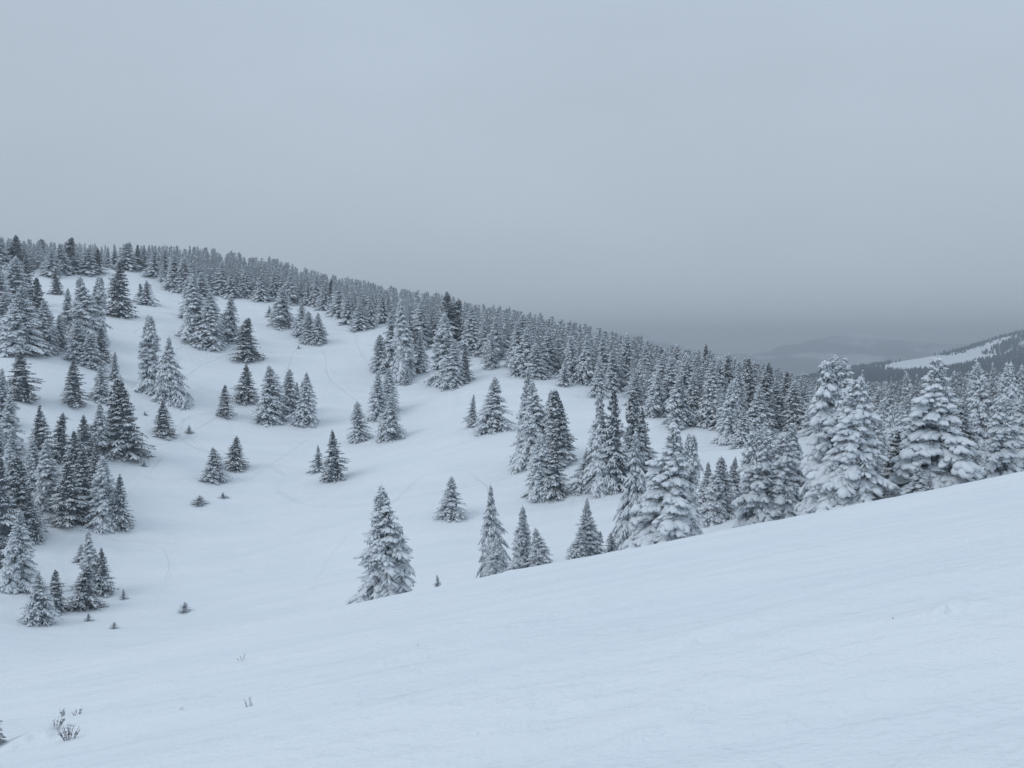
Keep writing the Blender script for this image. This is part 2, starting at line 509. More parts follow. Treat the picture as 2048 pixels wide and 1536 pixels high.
HN, WN = 10.0, 4.4     # nominal height and crown width
def crown_arrays(seed, style, lod):
    """returns (needles V, F), (snow V, F)"""
    rnd = np.random.RandomState(seed)
    P = dict(plump=dict(droop=0.72, pw=0.76, fat=1.45, sp=0.44, nb=9, cov=1.0),
             regular=dict(droop=0.58, pw=0.74, fat=1.05, sp=0.37, nb=10, cov=0.98),
             drooping=dict(droop=0.95, pw=0.84, fat=0.92, sp=0.40, nb=10, cov=0.97),
             dark=dict(droop=0.36, pw=0.72, fat=0.92, sp=0.39, nb=9, cov=0.80),
             slim=dict(droop=0.40, pw=0.98, fat=1.0, sp=0.42, nb=9, cov=0.95),
             young=dict(droop=0.10, pw=0.80, fat=2.2, sp=1.25, nb=8, cov=0.8))[style]
    spf = dict(hi=1.0, mid=1.15, far=1.6, low=3.1)[lod]
    nbf = dict(hi=1.0, mid=0.9, far=0.72, low=0.5)[lod]
    axes = [(0.0, 0.0, 0.15, HN, WN / 2)]
    if style in ('plump', 'regular', 'dark') and seed % (3 if lod == 'hi' else 5) == 0:
        # a second leader beside the first
        a = rnd.rand() * 6.28
        axes = [(0, 0, 0.15, HN * 0.985, WN / 2), (0.42 * math.cos(a), 0.42 * math.sin(a), HN * 0.72, HN, WN * 0.19)]
    if style == 'plump' and seed % 3 == 1:       # broad broken top: three leaders close together
        axes = [(0, 0, 0.15, HN * 0.99, WN / 2), (-0.55, 0.1, HN * 0.66, HN * 0.985, WN * 0.21), (0.5, -0.15, HN * 0.66, HN * 0.97, WN * 0.21)]
    C = []; D = []; L = []; W = []; T = []; BIG = []
    c0 = []; c1 = []; cr_ = []
    sect = 1 + 0.17 * rnd.randn(12)
    prof = 1 + 0.06 * rnd.randn(9)
    holes = [(rnd.rand() * 6.28, rnd.rand() * 0.85, 0.35 + 0.4 * rnd.rand(), 0.05 + 0.06 * rnd.rand()) for _ in range(5)]
    bend = rnd.randn(2) * 0.10
    bph = rnd.rand() * 3
    for (ax0, ay0, zb, zt, Rm) in axes:
        z = zb
        ax, ay = ax0, ay0
        while z < zt - 0.12:
            q = (z - zb) / (zt - zb)
            ax = ax0 + bend[0] * math.sin(z * 0.6 + bph); ay = ay0 + bend[1] * math.sin(z * 0.6 + bph)
            R = Rm * (1 - q) ** (P['pw'] + 0.13 * q) * (0.97 if q > 0.05 else 0.85) + 0.03
            R *= np.interp(q * 8, np.arange(9), prof)
            nb = max(4, int(P['nb'] * nbf * (0.55 + 0.6 * (1 - q)) + rnd.rand()))
            a0 = rnd.rand() * 6.28
            for k in range(nb):
                a = a0 + 6.283 * k / nb + rnd.randn() * 0.22
                Lb = R * (0.86 + 0.26 * rnd.rand()) * sect[int(a / 6.283 * 12) % 12]
                if rnd.rand() < 0.07: Lb *= 0.62
                if rnd.rand() < 0.05: Lb *= 1.18
                for ha, hq, hw, hh in holes:
                    if abs((a - ha + 3.1416) % 6.2832 - 3.1416) < hw and abs(q - hq) < hh and q > 0.15: Lb *= 0.74
                zz = z + rnd.randn() * 0.15
                rise = 0.30 * (1 - 1.25 * (1 - q)) + 0.20 * rnd.rand() - (0.25 if style == 'drooping' else -0.4 if style == 'young' else 0)
                dr = P['droop'] * (0.35 + 0.75 * (1 - q)) * (0.8 + 0.4 * rnd.rand())
                dx, dy = math.cos(a), math.sin(a)
                sdx, sdy = -dy, dx
                def pt(t, s=0.0):
                    r = Lb * t
                    return np.array([ax + dx * r + sdx * s, ay + dy * r + sdy * s,
                                     max(-0.5 * r, zz + Lb * (rise * t - dr * t * t) - 0.12 * abs(s))])
                lee = 0.5 + 0.5 * (dx * 0.75 + dy * 0.35)      # 1 on the side away from the wind
                cov = P['cov'] * (1 - 0.28 * lee)
                fat = P['fat'] * (1 - 0.25 * lee)
                tip = pt(1.0); mid = pt(0.62)
                root = pt(0.0)
                dirn = tip - mid
                # needles: the limb and its side twigs
                c0.append(root); c1.append(tip + dirn * 0.10); cr_.append(0.05 + 0.03 * Lb)
                ntw = dict(hi=12, mid=6, far=3, low=1)[lod]
                for m in range(ntw):
                    t = 0.25 + 0.75 * (m + rnd.rand()) / ntw
                    sgn = 1 if m % 2 else -1
                    ln = (0.16 + 0.30 * Lb * (1.12 - t)) * (0.7 + 0.6 * rnd.rand())
                    b0 = pt(t); b1 = pt(min(1.12, t + 0.32 * ln / Lb), sgn * ln) - [0, 0, 0.10 + 0.16 * rnd.rand()]
                    if lod == 'hi' and rnd.rand() < 0.6:
                        # a hanging comb of twiglets
                        for _ in range(2):
                            u = rnd.rand(); e = b0 * (1 - u) + b1 * u
                            c0.append(e); c1.append(e + [0.05 * rnd.randn(), 0.05 * rnd.randn(), -0.12 - 0.14 * rnd.rand()]); cr_.append(0.035)
                    c0.append(b0); c1.append(b1); cr_.append(0.05 if lod == 'hi' else 0.075 if lod == 'mid' else 0.13)
                # snow pads: along the limb, then fingers on the side twigs
                if rnd.rand() > cov: 
                    if rnd.rand() < 0.6: continue
                    fat *= 0.5
                up = 0.07 * fat
                fat *= 0.55 + 0.45 * min(1.0, Lb / 0.8)
                if lod in ('hi', 'mid'):
                    ts = (0.42, 0.68, 0.95) if Lb > 0.8 else (0.55, 0.95)
                    if lod == 'mid': ts = ts[-2:]
                    for t in ts:
                        t = t + 0.06 * rnd.randn()
                        p = pt(t); dd = pt(t + 0.12) - pt(t - 0.12)
                        s = 0.75 + 0.5 * rnd.rand()
                        BIG.append(True)
                        C.append(p + [0, 0, up]); D.append(dd)
                        L.append((0.14 + 0.15 * Lb) * s); W.append((0.075 + 0.055 * Lb) * fat * s); T.append((0.055 + 0.032 * Lb) * fat * s)
                    nf = (8 if Lb > 1.0 else 5 if Lb > .5 else 2) if lod == 'hi' else (4 if Lb > .6 else 2)
                    for m in range(nf):
                        if rnd.rand() > 0.9: continue
                        t = 0.38 + 0.55 * (m + rnd.rand()) / nf; sgn = 1 if m % 2 else -1
                        ln = 0.28 * Lb * (1.15 - 0.6 * t) * (0.6 + 0.7 * rnd.rand()) + 0.05
                        p0 = pt(t, sgn * ln * 0.25); p1 = pt(min(1.1, t + 0.55 * ln / Lb), sgn * ln) - [0, 0, 0.06 + 0.1 * rnd.rand()]
                        s = 0.75 + 0.5 * rnd.rand()
                        BIG.append(style == 'plump' and m < 4)
                        C.append((p0 + p1) / 2 + [0, 0, up * 0.8]); D.append(p1 - p0)
                        L.append(np.linalg.norm(p1 - p0) * 0.62 * s + 0.03); W.append((0.06 + 0.035 * Lb) * fat * s); T.append((0.05 + 0.022 * Lb) * fat * s)
                else:
                    for t in ((0.55, 0.92) if lod == 'far' else (0.78,)):
                        p = pt(t); dd = pt(t + 0.15) - pt(t - 0.15)
                        s = 0.8 + 0.45 * rnd.rand()
                        BIG.append(False)
                        C.append(p + [0, 0, up]); D.append(dd)
                        L.append((0.05 + 0.28 * Lb) * s * (1.25 if lod == 'low' else 1)); W.append((0.03 + 0.17 * Lb) * fat * s * (1.3 if lod == 'low' else 1)); T.append((0.08 + 0.045 * Lb) * fat * s)
            z += P['sp'] * spf * ((0.50 + 0.62 * (1 - q)) if lod in ('hi', 'mid') else (0.28 + 0.86 * (1 - q))) * (0.85 + 0.3 * rnd.rand())
        # leader
        c0.append(np.array([ax, ay, zt - 0.7])); c1.append(np.array([ax, ay, zt + 0.42])); cr_.append(0.06)
        for zl in (0.35, 0.12) if lod in ('hi', 'mid') else (0.25,):
            BIG.append(False)
            C.append(np.array([ax - 0.02, ay - 0.02, zt - zl])); D.append(np.array([0.02, 0.02, 1.0])); L.append(0.17); W.append(0.07); T.append(0.07)
    N = Acc()
    N.add(*cones_mesh(np.array(c0), np.array(c1), np.array(cr_)))
    # heart of the crown, shade for depth painted in: uneven cone of dense needles
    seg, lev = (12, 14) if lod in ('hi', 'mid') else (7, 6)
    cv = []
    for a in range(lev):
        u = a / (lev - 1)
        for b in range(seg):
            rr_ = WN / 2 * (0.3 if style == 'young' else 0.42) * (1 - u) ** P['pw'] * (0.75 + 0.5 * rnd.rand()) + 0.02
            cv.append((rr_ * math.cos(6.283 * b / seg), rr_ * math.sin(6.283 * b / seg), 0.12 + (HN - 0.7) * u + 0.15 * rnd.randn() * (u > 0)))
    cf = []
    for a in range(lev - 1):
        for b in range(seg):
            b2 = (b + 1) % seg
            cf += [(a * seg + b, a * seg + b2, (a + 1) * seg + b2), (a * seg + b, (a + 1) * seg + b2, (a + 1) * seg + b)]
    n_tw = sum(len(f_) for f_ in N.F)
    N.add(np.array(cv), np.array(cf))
    S = Acc()
    arr = [np.array(q_) for q_ in (C, D, L, W, T)]
    big = np.array(BIG) & (lod == 'hi')
    for sub, sel in ((2, big), (1, ~big)):
        if sel.any(): S.add(*lumps_mesh(*[q_[sel] for q_ in arr], sub, rnd))
    nV_, nF_ = N.get()
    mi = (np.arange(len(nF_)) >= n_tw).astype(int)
    return (nV_, nF_, mi), S.get()

def trunk_mesh(h=HN * 0.93, r=0.16, seg=7):
    v = []; f = []
    for k, (z, q) in enumerate(((-0.8, 1.25), (0.3, 1.0), (h * .5, .6), (h, .08))):
        for b in range(seg): v.append((r * q * math.cos(6.283 * b / seg), r * q * math.sin(6.283 * b / seg), z))
    for k in range(3):
        for b in range(seg):
            b2 = (b + 1) % seg; f.append((k * seg + b, k * seg + b2, (k + 1) * seg + b2, (k + 1) * seg + b))
    return mesh_from('trunk', v, f, mats=(M_BARK,))
TRUNK = trunk_mesh()
LIB = {}
def variant(style, lod, k):
    key = (style, lod, k)
    if key not in LIB:
        (nv, nf, mi), (sv, sf) = crown_arrays(100 * k + 7 * len(style) + {'hi': 0, 'mid': 1, 'far': 2, 'low': 3}[lod] * 3 + k, style, lod)
        nm = M_NEEDLE_DARK if style == 'dark' else M_NEEDLE
        sm = dict(plump=M_SNOW_HEAVY, dark=M_SNOW_LIGHT).get(style, M_SNOW)
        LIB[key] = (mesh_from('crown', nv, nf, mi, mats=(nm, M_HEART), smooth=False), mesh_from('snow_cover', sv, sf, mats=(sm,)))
    return LIB[key]

TREES = []     # name, x, y, z, height, width, style, lod, k, rotation, label, group
def place(name, x, y, z, h, w, style, lod, k, rot, label, group, lean=0.0):
    e = bpy.data.objects.new(name, None)
    e.empty_display_size = 0.5
    col.objects.link(e)
    e.location = (x, y, z)
    e.rotation_euler = (0, lean, 0)
    tag(e, label, 'tree', group)
    cm, sm = variant(style, lod, k)
    sx = w / WN; sz = h / HN
    for nm, me in (('trunk', TRUNK), ('crown', cm), ('snow_cover', sm)):
        o = bpy.data.objects.new(nm, me)
        col.objects.link(o)
        o.parent = e
        o.scale = (sx, sx, sz)
        o.rotation_euler = (0, 0, rot)
    return e

STY = dict(Y='young', P='plump', R='regular', D='drooping', K='dark', S='slim')
G1 = 'big snow laden spruces along the near crest'
G2 = 'snowy spruces standing alone or in small clumps in the open bowl'
G3 = 'snowy spruces crowding the left side of the slope'
G4 = 'spruces of the dense forest belt below the skyline'
G5 = 'low snowed-in saplings on the open snow'
# visible foot (px, py), top py, crown width px, style, ground distance where the crest hides the foot, label
NEAR = [
 (768,1222,975,124,'R',78,'big lone spruce on the near crest at centre, tall forked top, dark right flank'),
 (986,1152,973,70,'D',80,'tallest of the row of three spruces on the crest right of the big lone one'),
 (990,1162,1076,44,'R',72,'small white spruce in front of the slender crest spruce, overlapping its foot'),
 (1045,1146,1013,54,'R',76,'middle spruce of the row of three on the crest at centre'),
 (1077,1135,1057,48,'R',74,'shortest spruce at the right end of the row of three on the crest'),
 (874,1187,1150,24,'S',74,'tiny spruce on the crest just right of the big lone spruce'),
 (1176,1118,998,56,'S',60,'small thin-topped spruce standing alone on the crest left of the plump white spruces'),
 (1160,1122,1052,40,'R',59,'low bushy sapling at the left foot of the small thin-topped crest spruce'),
 (1198,1112,1064,30,'R',61,'low bushy sapling at the right foot of the small thin-topped crest spruce'),
 (1224,1104,1066,36,'R',62,'low white bush on the crest left of the tall narrow hanging-bough spruce'),
 (1268,1090,862,82,'D',66,'tall narrow spruce with hanging boughs, left of the plump white crest spruce'),
 (1344,1094,850,136,'P',58,'plump heavily snow padded spruce on the crest with two thin leader tips'),
 (1376,1070,866,76,'R',66,'spruce with dark lower right boughs close behind the plump white crest spruce'),
 (1418,1057,926,58,'S',84,'left of three thin-tipped spruces just behind the crest'),
 (1442,1060,914,74,'R',78,'front one of three thin-tipped spruces just behind the crest'),
 (1468,1050,915,58,'S',82,'right of three thin-tipped spruces just behind the crest'),
 (1513,1046,862,92,'P',70,'leftmost of the white spruces between the thin-tipped three and the tall broken-topped pair'),
 (1534,1040,850,72,'R',82,'narrow spruce peeping out between the white crest spruces left of the tall pair'),
 (1562,1036,868,96,'P',70,'low plump spruce in the middle of the row left of the tall broken-topped pair'),
 (1588,1030,846,88,'P',73,'white spruce touching the left side of the tall broken-topped pair'),
 (1672,1036,716,146,'P',63,'left and taller of the big white pair on the crest, broad rimed top'),
 (1706,1022,756,140,'P',57,'right and nearer of the big white pair on the crest, snow padded to the ground'),
 (1742,1000,830,86,'R',70,'spruce half hidden behind the right side of the big white pair'),
 (1873,982,716,158,'P',58,'very broad snow padded spruce on the crest at right with a blunt top'),
 (1926,962,800,100,'R',66,'spruce behind the right shoulder of the very broad crest spruce'),
 (1808,984,862,86,'K',62,'low spruce with dark gaps at the left foot of the very broad crest spruce'),
 (1843,988,930,50,'P',54,'low snow covered young spruce in front of the very broad crest spruce'),
 (1864,985,946,26,'S',51,'tiny thin-tipped sapling right in front of the very broad crest spruce'),
 (2005,952,798,84,'P',62,'rounded white spruce on the crest near the right picture edge'),
 (2046,945,790,76,'P',66,'white spruce on the crest cut by the right picture edge'),
 (1957,930,722,62,'R',92,'tall twin-topped spruce behind the crest, right of the very broad spruce'),
 (2012,930,724,60,'R',90,'tall spruce behind the crest, directly above the rounded white spruce'),
 (2044,930,730,52,'R',95,'tall spruce behind the crest at the right picture edge'),
 (1986,930,730,40,'S',102,'slim spruce between the two tall ones behind the crest near the right edge'),
 (1724,930,744,48,'S',108,'slim spruce looking out right of the top of the big white pair'),
 (1816,930,744,46,'R',112,'tallest of the spruces between the big white pair and the very broad spruce'),
 (1832,930,752,38,'S',118,'slim spruce against the very broad spruce, on its left'),
 (1784,930,757,36,'S',114,'second tallest spruce in the gap between the two biggest crest spruces'),
 (1768,930,762,36,'R',118,'spruce in the gap right of the big white pair, left of the two tallest there'),
 (1756,930,766,30,'S',122,'leftmost slim spruce in the gap right of the big white pair'),
 (1801,930,764,30,'S',122,'short slim spruce between the two tallest in the gap'),
 (1764,940,800,48,'P',92,'white rounded spruce low in the gap right of the big white pair'),
 (1794,945,808,52,'P',88,'white rounded spruce low in the gap, nearer the very broad spruce'),
 (1905,930,742,46,'R',108,'spruce looking over the right side of the very broad crest spruce'),
 (1928,930,757,38,'S',112,'slim spruce between the very broad crest spruce and the twin-topped one'),
]
BOWL = [
 (903,1041,954,50,'R',None,'lone rounded spruce on the open snow above the gap between the crest spruces'),
 (428,967,895,42,'R',None,'lone cone shaped spruce on the open snow, left of the one with a lumpy top'),
 (472,943,873,44,'K',None,'spruce with a lumpy wide top leaning left on the open snow'),
 (636,944,891,30,'S',None,'smaller spruce of the pair in the middle of the open bowl'),
 (667,965,862,44,'K',None,'taller spruce of the pair in the middle of the open bowl'),
 (717,886,802,34,'R',None,'slim lone spruce left of the three-tree column in the bowl'),
 (758,842,742,38,'R',None,'left tree of the column of three in the bowl'),
 (778,828,736,40,'R',None,'upper right tree of the column of three in the bowl'),
 (783,882,790,44,'R',None,'lowest tree of the column of three in the bowl'),
 (946,855,788,28,'S',None,'small pale spruce left of the dark-flanked one in the upper bowl'),
 (989,866,755,60,'R',None,'large spruce with a dark right flank standing in the upper bowl'),
 (449,836,770,32,'K',None,'small spruce alone at the lower left of the four-tree row in the upper bowl'),
 (492,807,729,40,'K',None,'evenly tiered spruce alone left of the four-tree row'),
 (541,849,732,57,'R',None,'largest and leftmost tree of the four-tree row in the upper bowl'),
 (579,830,737,36,'R',None,'second tree of the four-tree row in the upper bowl'),
 (594,827,765,24,'R',None,'short tree in the gap of the four-tree row'),
 (605,822,762,22,'S',None,'short thin tree behind the right end of the four-tree row'),
 (613,853,745,42,'R',None,'right end tree of the four-tree row in the upper bowl'),
 (496,725,636,46,'K',None,'dark tiered spruce at the right foot of the upper left clump'),
 (539,634,611,14,'S',None,'very small spruce left of the leaning clump below the forest belt'),
 (567,658,572,44,'R',None,'broad spruce of the clump just below the forest belt'),
 (559,640,578,28,'R',None,'spruce behind the left side of the broad one just below the forest belt'),
 (603,676,606,32,'R',None,'left of the three close spruces below the forest belt'),
 (618,690,621,32,'R',None,'middle of the three close spruces below the forest belt'),
 (638,691,626,34,'R',None,'right of the three close spruces below the forest belt'),
 (390,685,549,58,'R',None,'tallest rear left tree of the clump of three at upper left of the bowl'),
 (420,700,584,56,'R',None,'front tree of the clump of three at upper left of the bowl'),
 (461,688,589,42,'R',None,'right tree of the clump of three at upper left of the bowl'),
 (302,790,630,60,'R',None,'tall slender spruce beside the one with combed hanging boughs on the left'),
 (339,812,676,66,'D',None,'spruce with thin combed hanging boughs standing on the left of the bowl'),
 (327,876,802,42,'K',None,'small dark round-shouldered spruce below the combed spruce'),
 (282,606,567,20,'K',None,'smaller of two spruces on the upper left clearing'),
 (293,611,561,30,'R',None,'larger of two little spruces on the upper left clearing'),
 (238,636,521,56,'K',None,'wide dark spruce on the upper left clearing below the skyline'),
 (113,590,549,26,'K',None,'small dark spruce alone on the high snow at far left'),
 # clump right of centre
 (1058,930,735,60,'R',None,'tallest rear tree of the big clump right of centre'),
 (1068,936,760,68,'R',None,'broad left tree of the big clump right of centre'),
 (1100,930,780,66,'D',None,'tree with combed hanging boughs in the big clump right of centre'),
 (1117,934,779,60,'K',None,'blunt-topped dark right tree of the big clump right of centre'),
 (1126,928,806,42,'K',None,'lower right shoulder tree of the big clump right of centre'),
 (1080,1003,868,56,'R',None,'front left tree at the foot of the big clump right of centre'),
 (1108,1001,872,48,'K',None,'front right dark-sided tree at the foot of the big clump right of centre'),
 (1203,990,785,62,'R',None,'pale left tree of the dark clump between the big clump and the plump spruces'),
 (1172,986,896,44,'R',None,'short tree at the left foot of the dark clump'),
 (1229,988,776,58,'K',None,'very dark middle tree of the dark clump'),
 (1266,965,780,52,'K',None,'dark right rear tree of the dark clump'),
 (1286,950,815,48,'K',None,'dark right edge tree of the dark clump'),
 (1360,858,750,70,'D',None,'broad spruce with combed boughs in the opening behind the plump crest spruce'),
 # clump above centre
 (808,762,598,52,'R',None,'tallest tree of the left cluster above the centre of the bowl'),
 (785,746,625,44,'R',None,'second tree of the left cluster above the centre of the bowl'),
 (760,748,668,36,'R',None,'left edge tree of the left cluster above the centre of the bowl'),
 (814,771,735,22,'S',None,'little tree at the right foot of the left cluster above the centre'),
 (843,748,660,32,'S',None,'pale slim tree between the two clusters above the centre of the bowl'),
 (886,770,627,62,'R',None,'broad tallest tree of the right cluster above the centre of the bowl'),
 (909,777,680,46,'R',None,'front tree of the right cluster above the centre of the bowl'),
 (931,766,693,30,'K',None,'small dark tree on the right of the right cluster above the centre'),
 (985,738,670,28,'R',None,'little tree in front of the forest belt right of the right cluster'),
 (1052,754,655,52,'R',None,'broad pale tree at the front of the forest belt above the big clump'),
 (1130,773,720,26,'S',None,'small tree at the front of the forest belt right of the big clump top'),
]
LEFT = [
 (84,521,478,31,'K',None,'round dark spruce alone on the left skyline'),
 (33,545,471,46,'K',None,'tallest spruce on the far left skyline'),
 (4,548,474,40,'R',None,'spruce on the skyline cut by the left picture edge'),
 (104,557,500,36,'R',None,'left tree of the skyline clump right of the round dark spruce'),
 (122,550,487,32,'R',None,'rear tree of the skyline clump right of the round dark spruce'),
 (141,547,475,40,'K',None,'tallest tree of the skyline clump right of the round dark spruce'),
 (148,550,512,34,'R',None,'short front tree of the skyline clump right of the round dark spruce'),
 (177,551,496,38,'R',None,'pale front tree of the second skyline clump'),
 (195,549,497,32,'K',None,'dark rear tree of the second skyline clump'),
 (216,534,493,16,'S',None,'thin spruce on the skyline between the second clump and the forest belt'),
 (230,536,488,20,'S',None,'thin taller spruce on the skyline beside the thinnest one'),
 (254,541,485,40,'R',None,'broad spruce at the left end of the skyline forest'),
 (277,541,490,24,'K',None,'dark spruce at the left end of the skyline forest'),
 (289,542,491,28,'R',None,'pale spruce right of the dark one at the left end of the skyline forest'),
 (310,557,497,32,'R',None,'left tree of the pair at the lower left tip of the forest belt'),
 (330,560,500,34,'R',None,'right tree of the pair at the lower left tip of the forest belt'),
 (30,625,512,54,'R',None,'pale broad tree at the top of the far left clump'),
 (55,612,510,38,'K',None,'dark tree behind the pale one at the top of the far left clump'),
 (76,695,555,52,'K',None,'dark-hearted tall tree in the far left clump'),
 (45,716,572,86,'R',None,'broadest pale tree in front of the far left clump'),
 (10,690,585,60,'R',None,'tree at the left picture edge beside the broadest pale one'),
 (90,708,600,50,'R',None,'tree at the right side of the far left clump'),
 (120,702,628,34,'R',None,'small tree ending the far left clump on the right'),
 (136,670,577,36,'R',None,'slim tree between the far left clump and the tall clump beside it'),
 (170,695,552,62,'R',None,'broad left tree of the tall clump in the upper left'),
 (194,692,552,50,'R',None,'right tree of the tall clump in the upper left'),
 (158,727,640,44,'R',None,'left front tree of the tall clump in the upper left'),
 (180,738,664,42,'R',None,'lowest front tree of the tall clump in the upper left'),
 (203,726,655,36,'K',None,'dark front right tree of the tall clump in the upper left'),
 (40,806,702,58,'K',None,'tree with a dark right side below the far left clump'),
 (8,858,738,44,'R',None,'pale tree at the left picture edge below the dark-sided one'),
 (148,815,720,46,'K',None,'evenly tiered tree alone below the tall clump'),
 (203,806,733,36,'R',None,'small pale tree right of the evenly tiered one'),
 (229,764,704,30,'S',None,'small thin tree above the small pale one'),
 (248,924,757,76,'K',None,'wide dark spruce at the right end of the lower left forest'),
 (200,915,805,44,'R',None,'pale spruce beside the wide dark one in the lower left forest'),
 (169,925,831,42,'K',None,'dark spruce with level tiers in the lower left forest'),
 (124,930,826,36,'K',None,'narrow very dark spruce in the lower left forest'),
 (82,935,812,50,'K',None,'dark pointed spruce at the top of the lower left forest'),
 (18,910,790,50,'R',None,'pale spruce at the left edge above the lower left forest'),
 (30,985,856,54,'R',None,'pale drooping spruce near the left edge of the lower left forest'),
 (98,1020,880,54,'R',None,'pale spruce in the heart of the lower left forest'),
 (166,1032,900,60,'K',None,'dark dense spruce in the heart of the lower left forest'),
 (137,1060,925,66,'K',None,'dark speckled spruce at the front of the lower left forest'),
 (210,1065,912,66,'R',None,'white front spruce at the right corner of the lower left forest'),
 (240,1063,950,46,'K',None,'dark tree hugging the right of the white corner spruce'),
 (44,1085,912,66,'K',None,'spruce with a white top and dark foot near the left edge'),
 (4,1095,915,60,'K',None,'dark spruce cut by the left edge in the lower left forest'),
 (38,1188,1020,70,'R',None,'tall white spruce at the left edge below the lower left forest'),
 (2,1140,1060,40,'K',None,'dark spruce at the left edge behind the tall white one'),
 (80,1252,1145,52,'R',None,'lowest white spruce at the lower left'),
 (113,1228,1140,42,'K',None,'dark companion behind the lowest white spruce'),
 (182,1188,1060,46,'R',None,'white spruce in the small clump at the lower left'),
 (206,1192,1096,36,'K',None,'dark right tree of the small clump at the lower left'),
 (164,1128,1088,22,'R',None,'small tree showing behind the left of the small lower left clump'),
 (172,1222,1130,52,'K',None,'dark front tree of the small clump at the lower left'),
 (60,692,582,46,'K',None,'dark tree wedged between the pale ones of the far left clump'),
 (0,640,540,50,'R',None,'upper tree cut by the left edge in the far left clump'),
 (26,706,612,46,'R',None,'low tree left of the broadest pale one in the far left clump'),
 (68,992,880,48,'R',None,'pale tree low between the dark pointed one and the left edge forest trees'),
 (150,990,862,46,'K',None,'dark tree behind the dark dense spruce of the lower left forest'),
 (192,1000,885,44,'K',None,'dark tree behind the white corner spruce of the lower left forest'),
 (62,1090,985,44,'K',None,'dark low tree right of the white-topped one near the left edge'),
 (20,1045,935,50,'K',None,'dark tree close to the left edge, behind the white-topped one'),
 (-4,965,842,46,'R',None,'pale tree cut by the left edge above the lower left forest'),
 (226,905,800,40,'R',None,'pale tree behind the left side of the wide dark spruce'),
]
BELT = [
 (350,583,510,40,'R'),(369,589,513,36,'R'),(444,592,524,34,'R'),(464,598,544,30,'R'),(494,596,529,34,'R'),(523,604,546,30,'R'),(549,602,541,30,'R'),
 (580,610,544,34,'R'),(618,612,560,26,'R'),(633,615,550,28,'R'),(650,622,566,28,'R'),(663,620,560,26,'K'),(678,635,574,30,'R'),(695,649,590,30,'R'),
 (720,662,608,34,'R'),(741,657,597,30,'R'),(767,648,588,28,'R'),(405,640,545,44,'R'),(378,640,552,40,'R'),
 (895,692,584,54,'K'),(912,688,600,40,'K'),(820,705,640,36,'K'),(845,700,600,42,'R'),(945,710,612,44,'R'),(990,722,633,38,'R'),(968,715,640,34,'R'),
 (1034,738,642,38,'R'),(1070,760,686,38,'R'),(1099,748,655,42,'R'),(1142,764,672,36,'R'),(1173,770,668,38,'R'),(1197,797,715,32,'R'),(1225,785,700,36,'R'),
 (1254,775,665,36,'R'),(1270,812,742,36,'R'),(1288,795,690,44,'R'),(1312,836,740,38,'R'),(1318,800,695,40,'K'),(1385,842,745,40,'R'),(1340,820,712,40,'R'),(1372,815,705,42,'R'),
 (1410,800,690,36,'K'),(1395,805,698,34,'R'),(1457,890,760,50,'R'),(1490,895,815,40,'R'),(1515,885,775,60,'R'),(1440,840,715,44,'R'),(1476,860,720,40,'R'),
 (1551,855,760,42,'R'),(1587,862,760,46,'R'),(1608,858,775,40,'R'),(1530,850,735,40,'R'),(1570,845,742,36,'K'),(1500,850,715,34,'K'),(1632,865,765,40,'R')]
SAPS = [
 (378,868,850,14,'small dark sapling right of the round-shouldered spruce'),
 (290,832,822,9,'tiny tuft above left of the round-shouldered spruce'),
 (288,934,919,12,'tiny sapling just right of the wide dark spruce foot'),
 (399,1012,990,26,'low bushy sapling below the cone shaped spruce'),
 (446,998,984,15,'pale sprig right of the low bushy sapling'),
 (597,698,690,8,'tiny tuft alone on the upper snow below the three close spruces'),
 (247,1200,1177,15,'small pointed sapling right of the small lower left clump'),
 (369,1226,1203,20,'frosted sapling alone on the lower open snow'),
 (177,1243,1225,16,'low sapling just in front of the small lower left clump'),
 (228,1258,1243,14,'dark twiggy sapling right of the lowest left trees'),
 (126,838,824,14,'tip of a small sapling above the dark lower left forest'),
 (164,585,572,14,'low brownish bush on the high snow at far left'),
 (896,1182,1169,8,'smallest sprig on the crest right of the tiny spruce'),
]
rt = random.Random(5)
CAMV = (0.0, 0.0)
def add_tree(px, base, top, w, st, Y, label, group, name='spruce_tree', lod=None):
    if Y is None:
        c = cast(px, base)
        if c is None: return None
        x, y = c
        wm = w * y / FPX
        k = 1 + 0.36 * wm / y
        x, y = x * k, y * k
    else:
        x, y = (px - 1024) / FPX * Y, Y
    z = H1(x, y)
    zt = at(px, top, y)[2]
    h = zt - z
    wm = w * (1.40 if base - top < 62 else 1.36 if base - top < 128 else 1.24 if st != 'P' else 1.18) * y / FPX
    if h < 0.25: h = 0.25
    hp = base - top
    lod = lod or ('hi' if hp >= 128 else 'mid' if hp >= 62 else 'far')
    n = dict(hi=3, mid=6, far=6)[lod] if st in 'RK' else dict(hi=2, mid=2, far=2)[lod]
    if st == 'P': n = 3 if lod == 'hi' else 2
    place_k = PICK.get((st, lod), 0); PICK[(st, lod)] = place_k + 1
    k = place_k % n
    e = place(name, x, y, z - 0.1, h + 0.1, wm, STY[st], lod, k, rt.uniform(-0.5, 0.5), label, group, rt.gauss(0, 0.018))
    OCC.append((x, y, wm))
    return e
PICK = {}; OCC = []
for px, b, t, w, st, Y, lab in NEAR: add_tree(px, b, t, w, st, Y, lab, G1, lod=('hi' if b - t > 75 and w > 40 else None))
for px, b, t, w, st, Y, lab in BOWL: add_tree(px, b, t, w, st, Y, lab, G2)
for px, b, t, w, st, Y, lab in LEFT: add_tree(px, b, t, w, st, Y, lab, G3)

